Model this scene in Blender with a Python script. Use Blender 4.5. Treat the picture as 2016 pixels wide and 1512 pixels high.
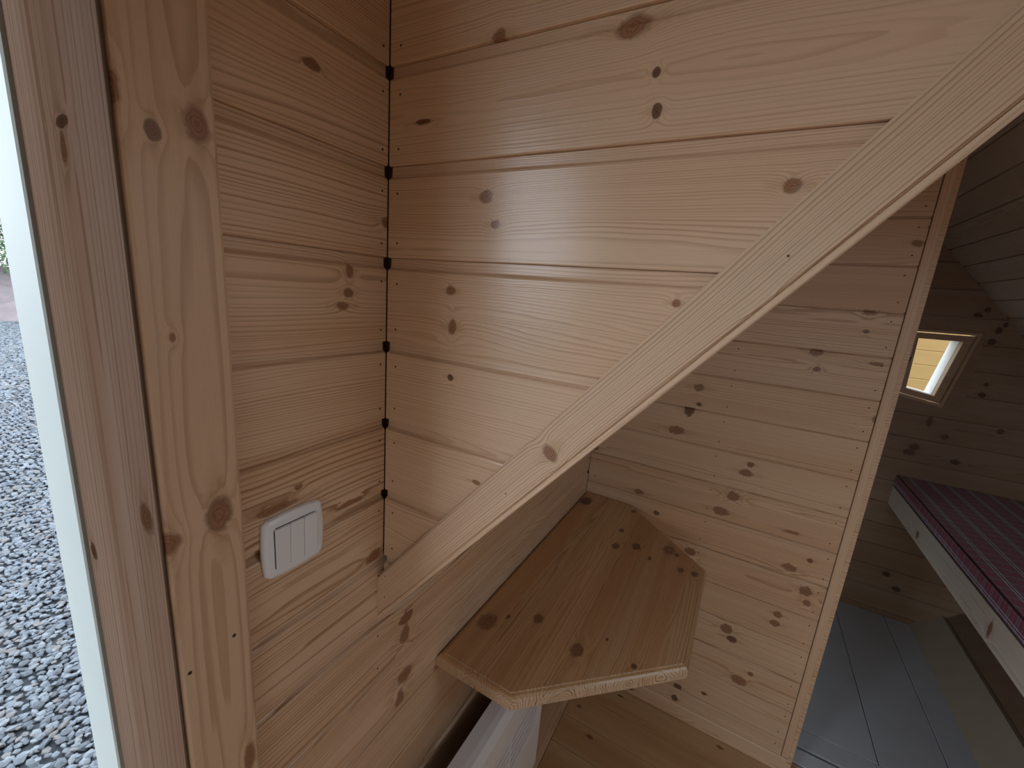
import bpy, bmesh, math, random
from mathutils import Vector, Matrix

# ------------------------------------------------------------------ clear
for o in list(bpy.data.objects):
    bpy.data.objects.remove(o, do_unlink=True)
sc = bpy.context.scene
COL = sc.collection
rnd = random.Random(7)

# ------------------------------------------------------------------ camera
ZC = 1.64                                   # eye height above the floor
CAM = Vector((0.47, 0.0, ZC))
RM = ((0.86603382, 0.17517471, -0.46829398),
      (0.49376550, -0.15237151, 0.85614167),
      (0.07861971, -0.97267504, -0.21845411))
FPX = 821.0
cd = bpy.data.cameras.new('camera'); cam = bpy.data.objects.new('camera', cd); COL.objects.link(cam)
cd.sensor_fit = 'HORIZONTAL'; cd.sensor_width = 36.0; cd.lens = 36.0 * FPX / 2016.0
cd.clip_start = 0.01; cd.clip_end = 200
m = Matrix(((RM[0][0], -RM[0][1], -RM[0][2], CAM.x),
            (RM[1][0], -RM[1][1], -RM[1][2], CAM.y),
            (RM[2][0], -RM[2][1], -RM[2][2], CAM.z),
            (0, 0, 0, 1)))
cam.matrix_world = m
sc.camera = cam

# ------------------------------------------------------------------ world, light, exposure
w = bpy.data.worlds.new('overcast_sky'); sc.world = w; w.use_nodes = True
bg = w.node_tree.nodes['Background']
bg.inputs['Color'].default_value = (0.80, 0.90, 1.0, 1)
bg.inputs['Strength'].default_value = 3.0
vs = sc.view_settings
vs.view_transform = 'Standard'; vs.look = 'None'; vs.gamma = 1.0; vs.use_curve_mapping = False
vs.exposure = 0.9

def portal(name, loc, rot, sx, sy):
    l = bpy.data.lights.new(name, 'AREA'); l.shape = 'RECTANGLE'; l.size = sx; l.size_y = sy
    l.cycles.is_portal = True
    o = bpy.data.objects.new(name, l); COL.objects.link(o); o.location = loc; o.rotation_euler = rot
    return o

# ------------------------------------------------------------------ pixel -> point helpers
def ray(px, py):
    a = (px - 1008.0, py - 756.0, FPX)
    return Vector([sum(RM[i][k] * a[k] for k in range(3)) for i in range(3)])
def hit(px, py, axis, val):
    r = ray(px, py); t = (val - CAM[axis]) / r[axis]
    return CAM + r * t

# ------------------------------------------------------------------ dimensions (metres)
Y_JAMB, Y_CASE, Y_B, Y_C, Y_D, Y_F = 0.155, 0.231, 0.4545, 1.58, 2.886, -2.2
SL = 1.187; OFF = -0.545 + ZC               # left roof lining: z = OFF + SL*x
SR = 1.12; RX = 1.009; RZ = 0.626 + ZC      # ridge, right roof: z = RZ - SR*(x-RX)
XR = RX + (RZ - (ZC - 0.575)) / SR          # right low wall
Z_DC = ZC + 0.66                            # dormer ceiling
XT = 0.867                                  # end of the partition
PA = 0.1215; ZA0 = ZC + 0.2748              # log boards: pitch and one lip height
PC = 0.1278; ZJ = ZC - 0.613                # partition boards

# ------------------------------------------------------------------ property helpers
def tag(o, label=None, cat=None, group=None, kind=None):
    if label: o['label'] = label
    if cat: o['category'] = cat
    if group: o['group'] = group
    if kind: o['kind'] = kind
    return o
def link(name, me, mat=None, parent=None, mw=None):
    o = bpy.data.objects.new(name, me); COL.objects.link(o)
    if mat is not None: me.materials.append(mat)
    if mw is not None: o.matrix_world = mw
    if parent is not None:
        if mw is None: mw = Matrix.Identity(4)
        o.parent = parent
        o.matrix_parent_inverse = Matrix.Identity(4)
        base = parent.matrix_basis
        if parent.parent: base = parent.parent.matrix_basis @ base
        if mw is not None: o.matrix_basis = base.inverted() @ mw
    return o
def empty(name, loc=(0, 0, 0)):
    o = bpy.data.objects.new(name, None); COL.objects.link(o); o.location = loc
    o.empty_display_size = 0.05
    return o
def pyd(name, vs_, fs, smooth=False):
    me = bpy.data.meshes.new(name); me.from_pydata([tuple(v) for v in vs_], [], fs); me.update()
    bm = bmesh.new(); bm.from_mesh(me); bmesh.ops.recalc_face_normals(bm, faces=bm.faces[:]); bm.to_mesh(me); bm.free()
    if smooth:
        for p in me.polygons: p.use_smooth = True
    return me
def box_me(name, a, b, bev=0.0, seg=1):
    bm = bmesh.new()
    bmesh.ops.create_cube(bm, size=1.0)
    for v in bm.verts:
        v.co = Vector([a[i] + (b[i] - a[i]) * (v.co[i] + 0.5) for i in range(3)])
    if bev > 0:
        bmesh.ops.bevel(bm, geom=bm.edges[:], offset=bev, segments=seg, affect='EDGES', profile=0.5)
    bmesh.ops.recalc_face_normals(bm, faces=bm.faces[:])
    me = bpy.data.meshes.new(name); bm.to_mesh(me); bm.free()
    return me
def prism_me(name, poly, axis, a, b):
    """poly: 2-D outline in the two other axes (cyclic order), extruded along axis from a to b."""
    vs_ = []
    for t in (a, b):
        for p in poly:
            c = [0, 0, 0]; k = [i for i in range(3) if i != axis]
            c[axis] = t; c[k[0]] = p[0]; c[k[1]] = p[1]; vs_.append(c)
    n = len(poly)
    fs = [list(range(n)), list(range(n, 2 * n))] + [[i, (i + 1) % n, n + (i + 1) % n, n + i] for i in range(n)]
    return pyd(name, vs_, fs)
def tube_me(name, pts, r, n=8):
    vs_, fs = [], []
    for i, p in enumerate(pts):
        p = Vector(p); d = (Vector(pts[min(i + 1, len(pts) - 1)]) - Vector(pts[max(i - 1, 0)])).normalized()
        a = d.orthogonal().normalized(); b = d.cross(a)
        for k in range(n):
            t = 2 * math.pi * k / n
            vs_.append(p + a * (r * math.cos(t)) + b * (r * math.sin(t)))
    for i in range(len(pts) - 1):
        for k in range(n):
            fs.append([i * n + k, i * n + (k + 1) % n, (i + 1) * n + (k + 1) % n, (i + 1) * n + k])
    fs.append(list(range(n))); fs.append([(len(pts) - 1) * n + k for k in range(n)])
    return pyd(name, vs_, fs, True)

# ------------------------------------------------------------------ node groups: knot and pine
def sock(g, name, io, typ, default=None):
    s = g.interface.new_socket(name=name, in_out=io, socket_type=typ)
    if default is not None: s.default_value = default
    return s
class NB:
    def __init__(self, tree): self.t = tree
    def n(self, typ, **kw):
        nd = self.t.nodes.new(typ)
        for k, v in kw.items(): setattr(nd, k, v)
        return nd
    def put(self, sockt, v):
        if hasattr(v, 'is_output'): self.t.links.new(v, sockt)
        elif v is not None: sockt.default_value = v
    def math(self, op, a, b=None, c=None, clamp=False):
        nd = self.n('ShaderNodeMath', operation=op, use_clamp=clamp)
        self.put(nd.inputs[0], a)
        if b is not None: self.put(nd.inputs[1], b)
        if c is not None: self.put(nd.inputs[2], c)
        return nd.outputs[0]
    def vmath(self, op, a, b=None, out=0):
        nd = self.n('ShaderNodeVectorMath', operation=op)
        self.put(nd.inputs[0], a)
        if b is not None: self.put(nd.inputs[1], b)
        return nd.outputs[out]
    def sstep(self, x, e0, e1, t0=0.0, t1=1.0):
        nd = self.n('ShaderNodeMapRange', interpolation_type='SMOOTHSTEP')
        self.put(nd.inputs['Value'], x)
        nd.inputs['From Min'].default_value = e0; nd.inputs['From Max'].default_value = e1
        nd.inputs['To Min'].default_value = t0; nd.inputs['To Max'].default_value = t1
        return nd.outputs['Result']
    def noise(self, vec, scale=1.0, detail=2.0, rough=0.5, dist=0.0):
        nd = self.n('ShaderNodeTexNoise')
        self.put(nd.inputs['Vector'], vec)
        nd.inputs['Scale'].default_value = scale; nd.inputs['Detail'].default_value = detail
        nd.inputs['Roughness'].default_value = rough; nd.inputs['Distortion'].default_value = dist
        return nd.outputs['Fac']
    def mix(self, f, a, b, blend='MIX'):
        nd = self.n('ShaderNodeMix', data_type='RGBA', blend_type=blend)
        self.put(nd.inputs[0], f); self.put(nd.inputs[6], a); self.put(nd.inputs[7], b)
        return nd.outputs[2]
    def comb(self, x, y, z):
        nd = self.n('ShaderNodeCombineXYZ')
        self.put(nd.inputs[0], x); self.put(nd.inputs[1], y); self.put(nd.inputs[2], z)
        return nd.outputs[0]
    def sep(self, v):
        nd = self.n('ShaderNodeSeparateXYZ'); self.put(nd.inputs[0], v); return nd.outputs

def make_knot_group():
    g = bpy.data.node_groups.new('Knot', 'ShaderNodeTree')
    sock(g, 'P', 'INPUT', 'NodeSocketVector'); sock(g, 'C', 'INPUT', 'NodeSocketVector')
    sock(g, 'R', 'INPUT', 'NodeSocketVector', (1, 1, 1)); sock(g, 'Dark', 'INPUT', 'NodeSocketFloat', 0.0)
    sock(g, 'K', 'OUTPUT', 'NodeSocketVector')
    b = NB(g); gi = b.n('NodeGroupInput'); go = b.n('NodeGroupOutput')
    d = b.vmath('SUBTRACT', gi.outputs['P'], gi.outputs['C'])
    s = b.sep(d)
    nz = b.noise(b.vmath('MULTIPLY', gi.outputs['P'], (1, 1, 0)), 75.0, 3.0)
    q = b.vmath('DIVIDE', b.comb(s[0], s[1], 0.0), gi.outputs['R'])
    ln = b.vmath('LENGTH', q, out=1)
    ln = b.math('ADD', ln, b.math('MULTIPLY', b.math('SUBTRACT', nz, 0.5), 0.95))
    core = b.sstep(ln, 0.62, 1.15, 1.0, 0.0)
    e1 = b.sstep(ln, 0.55, 0.9); e2 = b.sstep(ln, 0.95, 1.25, 1.0, 0.0)
    edge = b.math('MULTIPLY', b.math('MULTIPLY', e1, e2), gi.outputs['Dark'])
    dc = b.math('MULTIPLY', core, b.sstep(gi.outputs['Dark'], 0.5, 1.0))
    edge = b.math('MAXIMUM', edge, b.math('MULTIPLY', dc, 0.75))
    l2 = b.math('MULTIPLY', ln, ln)
    halo = b.math('DIVIDE', 1.0, b.math('ADD', 1.0, b.math('MULTIPLY', l2, 0.28)))
    halo = b.math('MULTIPLY', halo, halo)
    qs = b.sep(q)
    tl = b.vmath('LENGTH', b.comb(b.math('MULTIPLY', qs[0], 0.24), b.math('MULTIPLY', qs[1], 0.95), 0.0), out=1)
    tl = b.math('ADD', tl, b.math('MULTIPLY', b.math('SUBTRACT', nz, 0.5), 0.8))
    tail = b.sstep(tl, 0.25, 1.0, 1.0, 0.0)
    g.links.new(b.comb(edge, halo, tail), go.inputs['K'])
    return g
KNOT = make_knot_group()

def make_pine_group():
    g = bpy.data.node_groups.new('Pine', 'ShaderNodeTree')
    sock(g, 'P', 'INPUT', 'NodeSocketVector'); sock(g, 'Seed', 'INPUT', 'NodeSocketFloat', 0.0)
    sock(g, 'K', 'INPUT', 'NodeSocketVector', (0, 0, 0))
    for s, d in (('V0', 0.05), ('W0', -0.03), ('Spacing', 0.0032),
                 ('Contrast', 0.6), ('Wander', 0.02), ('Red', 0.4), ('Rough', 0.4), ('Value', 1.0), ('Spec', 0.5)):
        sock(g, s, 'INPUT', 'NodeSocketFloat', float(d))
    sock(g, 'Pale', 'INPUT', 'NodeSocketColor', (0.72, 0.51, 0.345, 1)); sock(g, 'Mid', 'INPUT', 'NodeSocketColor', (0.63, 0.395, 0.235, 1))
    sock(g, 'BSDF', 'OUTPUT', 'NodeSocketShader')
    b = NB(g); gi = b.n('NodeGroupInput'); go = b.n('NodeGroupOutput'); I = gi.outputs
    k_edge, k_halo, k_tail = b.sep(I['K'])
    kl = b.math('SQRT', b.math('DIVIDE', b.math('SUBTRACT', b.math('DIVIDE', 1.0, b.math('SQRT', b.math('MAXIMUM', k_halo, 1e-4))), 1.0), 0.28))
    k_core = b.sstep(kl, 0.62, 1.15, 1.0, 0.0)
    k_ring = b.math('MULTIPLY', b.math('ADD', b.math('SINE', b.math('MULTIPLY', kl, 19.0)), 1.0), b.math('MULTIPLY', k_core, 0.5))
    sp = b.vmath('MULTIPLY', b.comb(I['Seed'], I['Seed'], I['Seed']), (7.13, 3.71, 5.37))
    def stretched(su, sv, sw):
        return b.vmath('ADD', b.vmath('MULTIPLY', I['P'], (su, sv, sw)), sp)
    u, v, wv = b.sep(I['P'])
    n1 = b.noise(stretched(1.5, 7, 9), 1.0, 2.0, 0.45)
    n1b = b.noise(stretched(5.0, 22, 22), 1.0, 2.0, 0.5)
    dv = b.math('ADD', b.math('MULTIPLY', b.math('SUBTRACT', n1, 0.5), b.math('MULTIPLY', I['Wander'], 2.0)),
                b.math('MULTIPLY', b.math('SUBTRACT', n1b, 0.5), b.math('MULTIPLY', I['Wander'], 0.28)))
    a = b.math('ADD', b.math('SUBTRACT', v, I['V0']), dv)
    c = b.math('ADD', b.math('SUBTRACT', wv, I['W0']), b.math('MULTIPLY', dv, 0.7))
    r = b.math('SQRT', b.math('ADD', b.math('MULTIPLY', a, a), b.math('MULTIPLY', c, c)))
    r = b.math('ADD', r, b.math('MULTIPLY', k_halo, 0.011))
    n2 = b.noise(stretched(0.5, 34, 34), 1.0, 2.0)
    ph = b.math('ADD', b.math('DIVIDE', r, I['Spacing']), b.math('MULTIPLY', n2, 4.5))
    t = b.math('FRACT', ph)
    late = b.math('MULTIPLY', b.sstep(t, 0.42, 0.90), b.sstep(t, 0.93, 1.0, 1.0, 0.0))
    # every growth ring has its own strength
    wn = b.n('ShaderNodeTexWhiteNoise', noise_dimensions='1D'); g.links.new(b.math('ADD', b.math('FLOOR', ph), I['Seed']), wn.inputs['W'])
    late = b.math('MULTIPLY', late, b.math('ADD', 0.45, b.math('MULTIPLY', wn.outputs['Value'], 0.75)))
    broad = b.noise(stretched(0.9, 13, 13), 1.0, 2.0, 0.5)
    broad = b.sstep(broad, 0.32, 0.72)
    fib = b.noise(stretched(22, 900, 900), 1.0, 2.0, 0.6)
    lat = (0.34, 0.175, 0.08, 1)
    col = b.mix(b.math('MULTIPLY', broad, I['Red']), I['Pale'], I['Mid'])
    col = b.mix(b.math('MULTIPLY', late, I['Contrast']), col, lat)
    # resin-dark halo close around knots
    hl = b.math('MULTIPLY', k_tail, 0.40)
    col = b.mix(hl, col, (0.44, 0.255, 0.13, 1))
    kc = b.mix(k_ring, (0.34, 0.155, 0.075, 1), (0.22, 0.09, 0.042, 1))
    col = b.mix(b.math('MULTIPLY', k_core, 0.9), col, kc)
    col = b.mix(b.math('MULTIPLY', k_edge, 0.8, clamp=True), col, (0.06, 0.028, 0.015, 1))
    fm = b.math('MULTIPLY', b.math('ADD', 0.91, b.math('MULTIPLY', fib, 0.18)), I['Value'])
    col = b.vmath('MULTIPLY', col, b.comb(fm, fm, fm))
    bs = b.n('ShaderNodeBsdfPrincipled')
    g.links.new(col, bs.inputs['Base Color'])
    g.links.new(b.math('ADD', I['Rough'], b.math('MULTIPLY', b.math('SUBTRACT', fib, 0.5), 0.18)), bs.inputs['Roughness'])
    bs.inputs['IOR'].default_value = 1.5; g.links.new(I['Spec'], bs.inputs['Specular IOR Level'])
    bp = b.n('ShaderNodeBump'); bp.inputs['Strength'].default_value = 0.22; bp.inputs['Distance'].default_value = 0.0006
    g.links.new(b.math('ADD', b.math('MULTIPLY', fib, 0.5), b.math('MULTIPLY', late, 0.6)), bp.inputs['Height'])
    g.links.new(bp.outputs[0], bs.inputs['Normal'])
    g.links.new(bs.outputs[0], go.inputs['BSDF'])
    return g
PINE = make_pine_group()

def pine(name, knots=(), seed=None, v0=None, w0=None, sp=None, contrast=None, wander=None, red=None, rough=0.40, value=1.0, width=0.12, pale=None, mid=None, spec=0.5):
    """knots: (u, v, ru, rv, dark) in board metres"""
    seed = rnd.uniform(0, 90) if seed is None else seed
    mt = bpy.data.materials.new(name); mt.use_nodes = True; t = mt.node_tree
    for nd in list(t.nodes): t.nodes.remove(nd)
    b = NB(t); out = b.n('ShaderNodeOutputMaterial'); tc = b.n('ShaderNodeTexCoord')
    gp = b.n('ShaderNodeGroup', node_tree=PINE); P = tc.outputs['Object']
    t.links.new(P, gp.inputs['P'])
    vals = dict(Seed=seed, V0=rnd.uniform(-0.25, 1.25) * width if v0 is None else v0,
                W0=-rnd.uniform(0.008, 0.06) if w0 is None else w0,
                Spacing=rnd.uniform(0.0026, 0.0046) if sp is None else sp,
                Contrast=rnd.uniform(0.42, 0.7) if contrast is None else contrast,
                Wander=rnd.uniform(0.012, 0.03) if wander is None else wander,
                Red=rnd.uniform(0.25, 0.75) if red is None else red, Rough=rough, Value=value, Spec=spec)
    for k, v in vals.items(): gp.inputs[k].default_value = v
    if pale: gp.inputs['Pale'].default_value = (*pale, 1)
    if mid: gp.inputs['Mid'].default_value = (*mid, 1)
    acc = None
    for (ku, kv, ru, rv, dk) in knots:
        kn = b.n('ShaderNodeGroup', node_tree=KNOT)
        t.links.new(P, kn.inputs['P']); kn.inputs['C'].default_value = (ku, kv, 0)
        kn.inputs['R'].default_value = (ru, rv, 1); kn.inputs['Dark'].default_value = dk
        acc = kn.outputs['K'] if acc is None else b.vmath('MAXIMUM', acc, kn.outputs['K'])
    if acc is not None: t.links.new(acc, gp.inputs['K'])
    t.links.new(gp.outputs[0], out.inputs['Surface'])
    return mt
def rand_knots(L0, L1, width, dens=1.6, r0=0.005, r1=0.011):
    out = []
    n = int((L1 - L0) * dens + rnd.random())
    for _ in range(n):
        r = rnd.uniform(r0, r1)
        out.append((rnd.uniform(L0, L1), rnd.uniform(0.1, 0.9) * width, r * rnd.uniform(1, 1.7), r * rnd.uniform(0.8, 1.1), rnd.choice((0, 0.3, 0.6, 0.9))))
    return out

def simple(name, col, rough=0.5, metal=0.0, noise=0.0, nscale=30.0, spec=None, bump=0.0):
    mt = bpy.data.materials.new(name); mt.use_nodes = True; t = mt.node_tree
    bs = t.nodes['Principled BSDF']; b = NB(t)
    bs.inputs['Roughness'].default_value = rough; bs.inputs['Metallic'].default_value = metal
    if noise > 0 or bump > 0:
        tc = b.n('ShaderNodeTexCoord'); nz = b.noise(tc.outputs['Object'], nscale, 4.0, 0.6)
        f = b.math('ADD', 1.0 - noise, b.math('MULTIPLY', nz, 2 * noise))
        t.links.new(b.vmath('MULTIPLY', (col[0], col[1], col[2]), b.comb(f, f, f)), bs.inputs['Base Color'])
        if bump > 0:
            bp = b.n('ShaderNodeBump'); bp.inputs['Strength'].default_value = bump; bp.inputs['Distance'].default_value = 0.002
            t.links.new(nz, bp.inputs['Height']); t.links.new(bp.outputs[0], bs.inputs['Normal'])
    else:
        bs.inputs['Base Color'].default_value = (*col, 1)
    return mt
def glass_mat():
    mt = bpy.data.materials.new('window_glass'); mt.use_nodes = True; t = mt.node_tree
    for nd in list(t.nodes): t.nodes.remove(nd)
    b = NB(t); out = b.n('ShaderNodeOutputMaterial'); tr = b.n('ShaderNodeBsdfTransparent'); gl = b.n('ShaderNodeBsdfGlossy')
    gl.inputs['Roughness'].default_value = 0.02; mx = b.n('ShaderNodeMixShader'); mx.inputs[0].default_value = 0.06
    tr.inputs[0].default_value = (0.95, 0.97, 0.97, 1)
    t.links.new(tr.outputs[0], mx.inputs[1]); t.links.new(gl.outputs[0], mx.inputs[2]); t.links.new(mx.outputs[0], out.inputs[0])
    return mt
M_GLASS = glass_mat()
M_LIN = simple('plain_pine_lining', (.63, .43, .27), .45, noise=.06, nscale=12)
M_CLAD = simple('outside_cladding', (.50, .34, .21), .6, noise=.08, nscale=10)
M_BACK = simple('backing_wood', (0.20, 0.11, 0.055), 0.7, noise=0.2)
M_NAIL = simple('nail_hole', (0.035, 0.022, 0.015), 0.6, noise=0.1)
M_WHITE = simple('white_plastic', (0.80, 0.81, 0.84), 0.22, noise=0.02)
M_GAP = simple('dark_gap', (0.02, 0.015, 0.012), 0.8, noise=0.1)
M_CHROME = simple('chrome', (0.75, 0.76, 0.78), 0.18, 1.0, noise=0.02)

# ------------------------------------------------------------------ boards
LOG = [(0.0, -0.018), (0.0, -0.0012), (0.0012, 0.0), (PA - 0.0185, 0.0), (PA - 0.0165, -0.0012), (PA - 0.0145, -0.0045),
       (PA - 0.0125, -0.0062), (PA - 0.0004, -0.0066), (PA - 0.0004, -0.018)]
def vee(p, d=0.0055, th=0.013):
    return [(0.0, -th), (0.0, -0.0008), (0.0008, 0.0), (p - 0.0075, 0.0), (p - 0.0055, -0.0012), (p - 0.0032, -d), (p - 0.0003, -d), (p - 0.0003, -th)]
def board_me(name, prof, u0, u1, s0=0.0, s1=0.0):
    n = len(prof)
    vs_ = [(u0 + s0 * v, v, w_) for (v, w_) in prof] + [(u1 + s1 * v, v, w_) for (v, w_) in prof]
    fs = [list(range(n)), list(range(n, 2 * n))] + [[i, (i + 1) % n, n + (i + 1) % n, n + i] for i in range(n)]
    return pyd(name, vs_, fs)
def frame(o, u, v):
    u = Vector(u).normalized(); v = Vector(v).normalized(); w_ = u.cross(v)
    return Matrix(((u.x, v.x, w_.x, o[0]), (u.y, v.y, w_.y, o[1]), (u.z, v.z, w_.z, o[2]), (0, 0, 0, 1)))
def nails_me(name, pts, n, r=0.0016):
    """small dark nail heads set on a wall of normal n"""
    n = Vector(n); a = n.orthogonal().normalized(); c = n.cross(a); vs_, fs = [], []
    for p in pts:
        p = Vector(p); k0 = len(vs_)
        for lift in (-0.001, 0.0003):
            for k in range(6):
                t = k * math.pi / 3
                vs_.append(p + n * lift + a * (r * math.cos(t)) + c * (r * math.sin(t)))
        fs.append([k0 + 6 + k for k in range(6)])
        fs += [[k0 + k, k0 + (k + 1) % 6, k0 + 6 + (k + 1) % 6, k0 + 6 + k] for k in range(6)]
    return pyd(name, vs_, fs)
def px_knots(lst, axis, val, ui, u_sign=1):
    """pixel list (x, y, rx, ry, dark) -> world (u, z, ru, rz, dark) on the plane axis=val"""
    out = []
    for (x, y, rx, ry, dk) in lst:
        c = hit(x, y, axis, val); e = hit(x + rx, y, axis, val); f = hit(x, y + ry, axis, val)
        out.append((c[ui], c.z, max(0.003, abs(e[ui] - c[ui])), max(0.003, abs(f.z - c.z)), dk))
    return out
def knots_for(kn, z0, pitch, u_org):
    return [(k[0] - u_org, k[1] - z0, k[2], k[3], k[4]) for k in kn if z0 <= k[1] < z0 + pitch]

# ================================================================== SETTING
def struct(name, me, mat):
    o = link(name, me, mat); o['kind'] = 'structure'; return o

# ---- wall A : side wall with the door ------------------------------------------------
KA = px_knots([(615, 127, 16, 11, .7), (762, 438, 11, 11, .3), (688, 536, 7, 16, .2), (686, 577, 8, 9, .6), (676, 602, 12, 8, .3),
               (588, 960, 7, 5, .6), (800, 1215, 12, 9, .7), (797, 1248, 9, 16, .3), (797, 1328, 14, 14, .3), (787, 1380, 7, 20, .4),
               (690, 990, 26, 7, 0), (540, 1003, 44, 9, .1), (735, 1096, 14, 12, .2), (1078, 903, 8, 5, .7), (1055, 938, 5, 4, .8)], 0, 0.0, 1)
SW = (1.80, 2.25, 0.60, 0.98)               # unseen side window behind the partition, added as fill light (y0, y1, z0, z1)
wallA = struct('wall_left', box_me('wall_left', (-0.09, Y_CASE - 0.02, 0.0), (-0.018, SW[0], ZC - 0.58)), M_BACK)
# more backing panels of the same wall
def panel(name, a, b, parent=None, mat=M_BACK):
    o = link(name, box_me(name, a, b), mat, parent)
    return o
panel('backing_panel', (-0.09, Y_CASE - 0.02, ZC - 0.58), (-0.018, Y_B + 0.03, Z_DC), wallA)
panel('backing_panel', (-0.09, -0.9, Z_DC - 0.24), (-0.018, Y_CASE - 0.02, Z_DC), wallA)
panel('backing_panel', (-0.09, SW[1], 0.0), (-0.018, Y_D + .1, ZC - 0.58), wallA)
panel('backing_panel', (-0.09, SW[0], 0.0), (-0.018, SW[1], SW[2]), wallA)
panel('backing_panel', (-0.09, SW[0], SW[3]), (-0.018, SW[1], ZC - 0.58), wallA)
panel('backing_panel', (-0.09, Y_F, 0.0), (-0.018, -0.72, ZC - 0.58), wallA)
panel('backing_panel', (-0.09, -0.93, ZC - 0.58), (-0.018, -0.72, Z_DC), wallA)
nailsA = []
k = -20
while True:
    z0 = ZA0 + k * PA
    k += 1
    if z0 + PA < 0.01: continue
    if z0 > Z_DC: break
    low = z0 < ZC - 0.56
    y1 = Y_C if low else Y_B
    hero = knots_for(KA, z0, PA, Y_CASE)
    if low and z0 < ZC - 0.95: hero += rand_knots(0.3, 1.2, PA, 1.2)
    sp_ = {}
    mt = pine('pine_board', hero, width=PA, rough=0.36, value=0.97, sp=rnd.uniform(.0035, .0085), contrast=rnd.uniform(.5, .85), red=rnd.uniform(.4, .95), wander=rnd.uniform(.02, .045))
    prof = LOG
    if z0 < 0.0:
        prof = [(max(v, -z0), w_) for v, w_ in LOG]
    o = link('board', board_me('board', prof, 0.0, y1 - Y_CASE - 0.001), mt, wallA, frame((0, Y_CASE, z0), (0, 1, 0), (0, 0, 1)))
    if z0 > ZC - 0.75:
        for zz in (0.018, PA - 0.034): nailsA.append((0, Y_B - 0.011, z0 + zz))
link('nail_heads', nails_me('nail_heads', nailsA, (1, 0, 0)), M_NAIL, wallA)['kind'] = 'stuff'
# plain stretches of the same wall that the partition hides and the stretch behind the door
for (ya, yb, za, zb) in ((-2.2, -0.72, 0, ZC - 0.58), (-0.93, -0.72, ZC - 0.58, Z_DC)):
    link('lining_sheet', box_me('lining_sheet', (-0.018, ya, za), (0.0, yb, zb)), M_LIN, wallA)
for (ya, yb, za, zb) in ((Y_C + .067, SW[0], 0, ZC - .58), (SW[1], Y_D, 0, ZC - .58), (SW[0], SW[1], 0, SW[2]), (SW[0], SW[1], SW[3], ZC - .58)):
    link('lining_sheet', box_me('lining_sheet', (-0.018, ya, za), (0.0, yb, zb)), M_LIN, wallA)
struct('fill_window_4', box_me('fill_window_4', (-0.06, SW[0], SW[2]), (-0.055, SW[1], SW[3])), M_GLASS)
portal('side_fill_portal', (-0.21, (SW[0] + SW[1]) / 2, (SW[2] + SW[3]) / 2), (0, -math.pi / 2, 0), SW[3] - SW[2], SW[1] - SW[0])

# ---- wall B : dormer cheek above the sloping batten ----------------------------------
KB = px_knots([(1247, 48, 34, 30, .25), (1292, 143, 7, 9, 1), (1293, 219, 9, 14, 1), (832, 240, 13, 5, .9), (957, 387, 13, 13, .3),
               (975, 442, 9, 9, .3), (1559, 365, 18, 16, .25), (888, 573, 9, 9, .3), (890, 644, 8, 17, .1), (1331, 597, 8, 8, .3),
               (887, 743, 5, 6, 1), (982, 73, 13, 17, .3), (1615, 375, 12, 9, 0), (937, 950, 9, 5, 0)], 1, Y_B, 0)
wallB = struct('wall_dormer', prism_me('wall_dormer', [(-0.02, OFF + 0.03), (1.0, OFF + 0.03 + SL * 1.02), (1.0, Z_DC), (-0.02, Z_DC)], 1, Y_B + 0.018, Y_B + 0.07), M_BACK)
nailsB = []
for k in range(-8, 5):
    z0 = ZA0 + k * PA
    if z0 > Z_DC: break
    hero = knots_for(KB, z0, PA, 0.0)
    mt = pine('pine_board', hero, width=PA, rough=0.23, sp=rnd.uniform(.0022, .0036), contrast=rnd.uniform(0.3, 0.5), red=rnd.uniform(0.1, 0.4), value=1.04)
    x1 = (z0 - (ZC - 0.530)) / SL
    if x1 + PA / SL < 0.01: continue
    prof = LOG
    if x1 < 0.003:                     # lowest piece: a little triangle behind the batten
        vmin = (0.003 - x1) * SL
        prof = [(max(v, vmin), w_) for v, w_ in LOG]
    o = link('board', board_me('board', prof, 0.0015, x1, 0.0, 1.0 / SL), mt, wallB, frame((0, Y_B, z0), (1, 0, 0), (0, 0, 1)))
    for zz in (0.02, PA - 0.036): nailsB.append((0.017 + 0.003 * rnd.random(), Y_B, z0 + zz))
link('nail_heads', nails_me('nail_heads', [p for p in nailsB if p[2] > ZC - 0.46], (0, -1, 0)), M_NAIL, wallB)['kind'] = 'stuff'
# the opposite cheek of the dormer, behind the camera
wallB2 = struct('wall_dormer_near', prism_me('wall_dormer_near', [(-0.02, OFF + SL * -0.02), (1.0, OFF + SL * 1.0), (1.0, Z_DC), (-0.02, Z_DC)], 1, -0.99, -0.93), M_LIN)

# ---- sloping batten (trim) -----------------------------------------------------------
ang = math.atan(SL); ud = Vector((math.cos(ang), 0, math.sin(ang))); vd = Vector((-math.sin(ang), 0, math.cos(ang)))
def bat_me(name, o_lo, o_hi, y_f, y_b, u_len, bev):
    ca = math.cos(ang); lo, hi = 0.0, (o_hi - o_lo) * ca
    prof = [(lo, y_f - y_b), (lo, -bev * .6), (lo + bev * .6, 0), (hi - bev, 0), (hi, -bev), (hi, y_f - y_b)]
    tl = math.tan(ang)
    return board_me(name, prof, 0.0, u_len, tl, tl)      # ends cut plumb
def bat_frame(o_lo, y_f): return frame((0.0, y_f, ZC + o_lo), ud, vd)
KBT = []
for (x, y, rx, ry, dk) in [(1083, 892, 14, 24, .35)]:
    c = hit(x, y, 1, 0.443) - Vector((0, 0.443, ZC - 0.563)); KBT.append((c.dot(ud), c.dot(vd), 0.0075, 0.013, dk))
c = hit(1492, 585, 1, 0.443) - Vector((0, 0.443, ZC - 0.563)); KBT.append((c.dot(ud), -0.012, 0.010, 0.009, 0.0))
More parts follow.
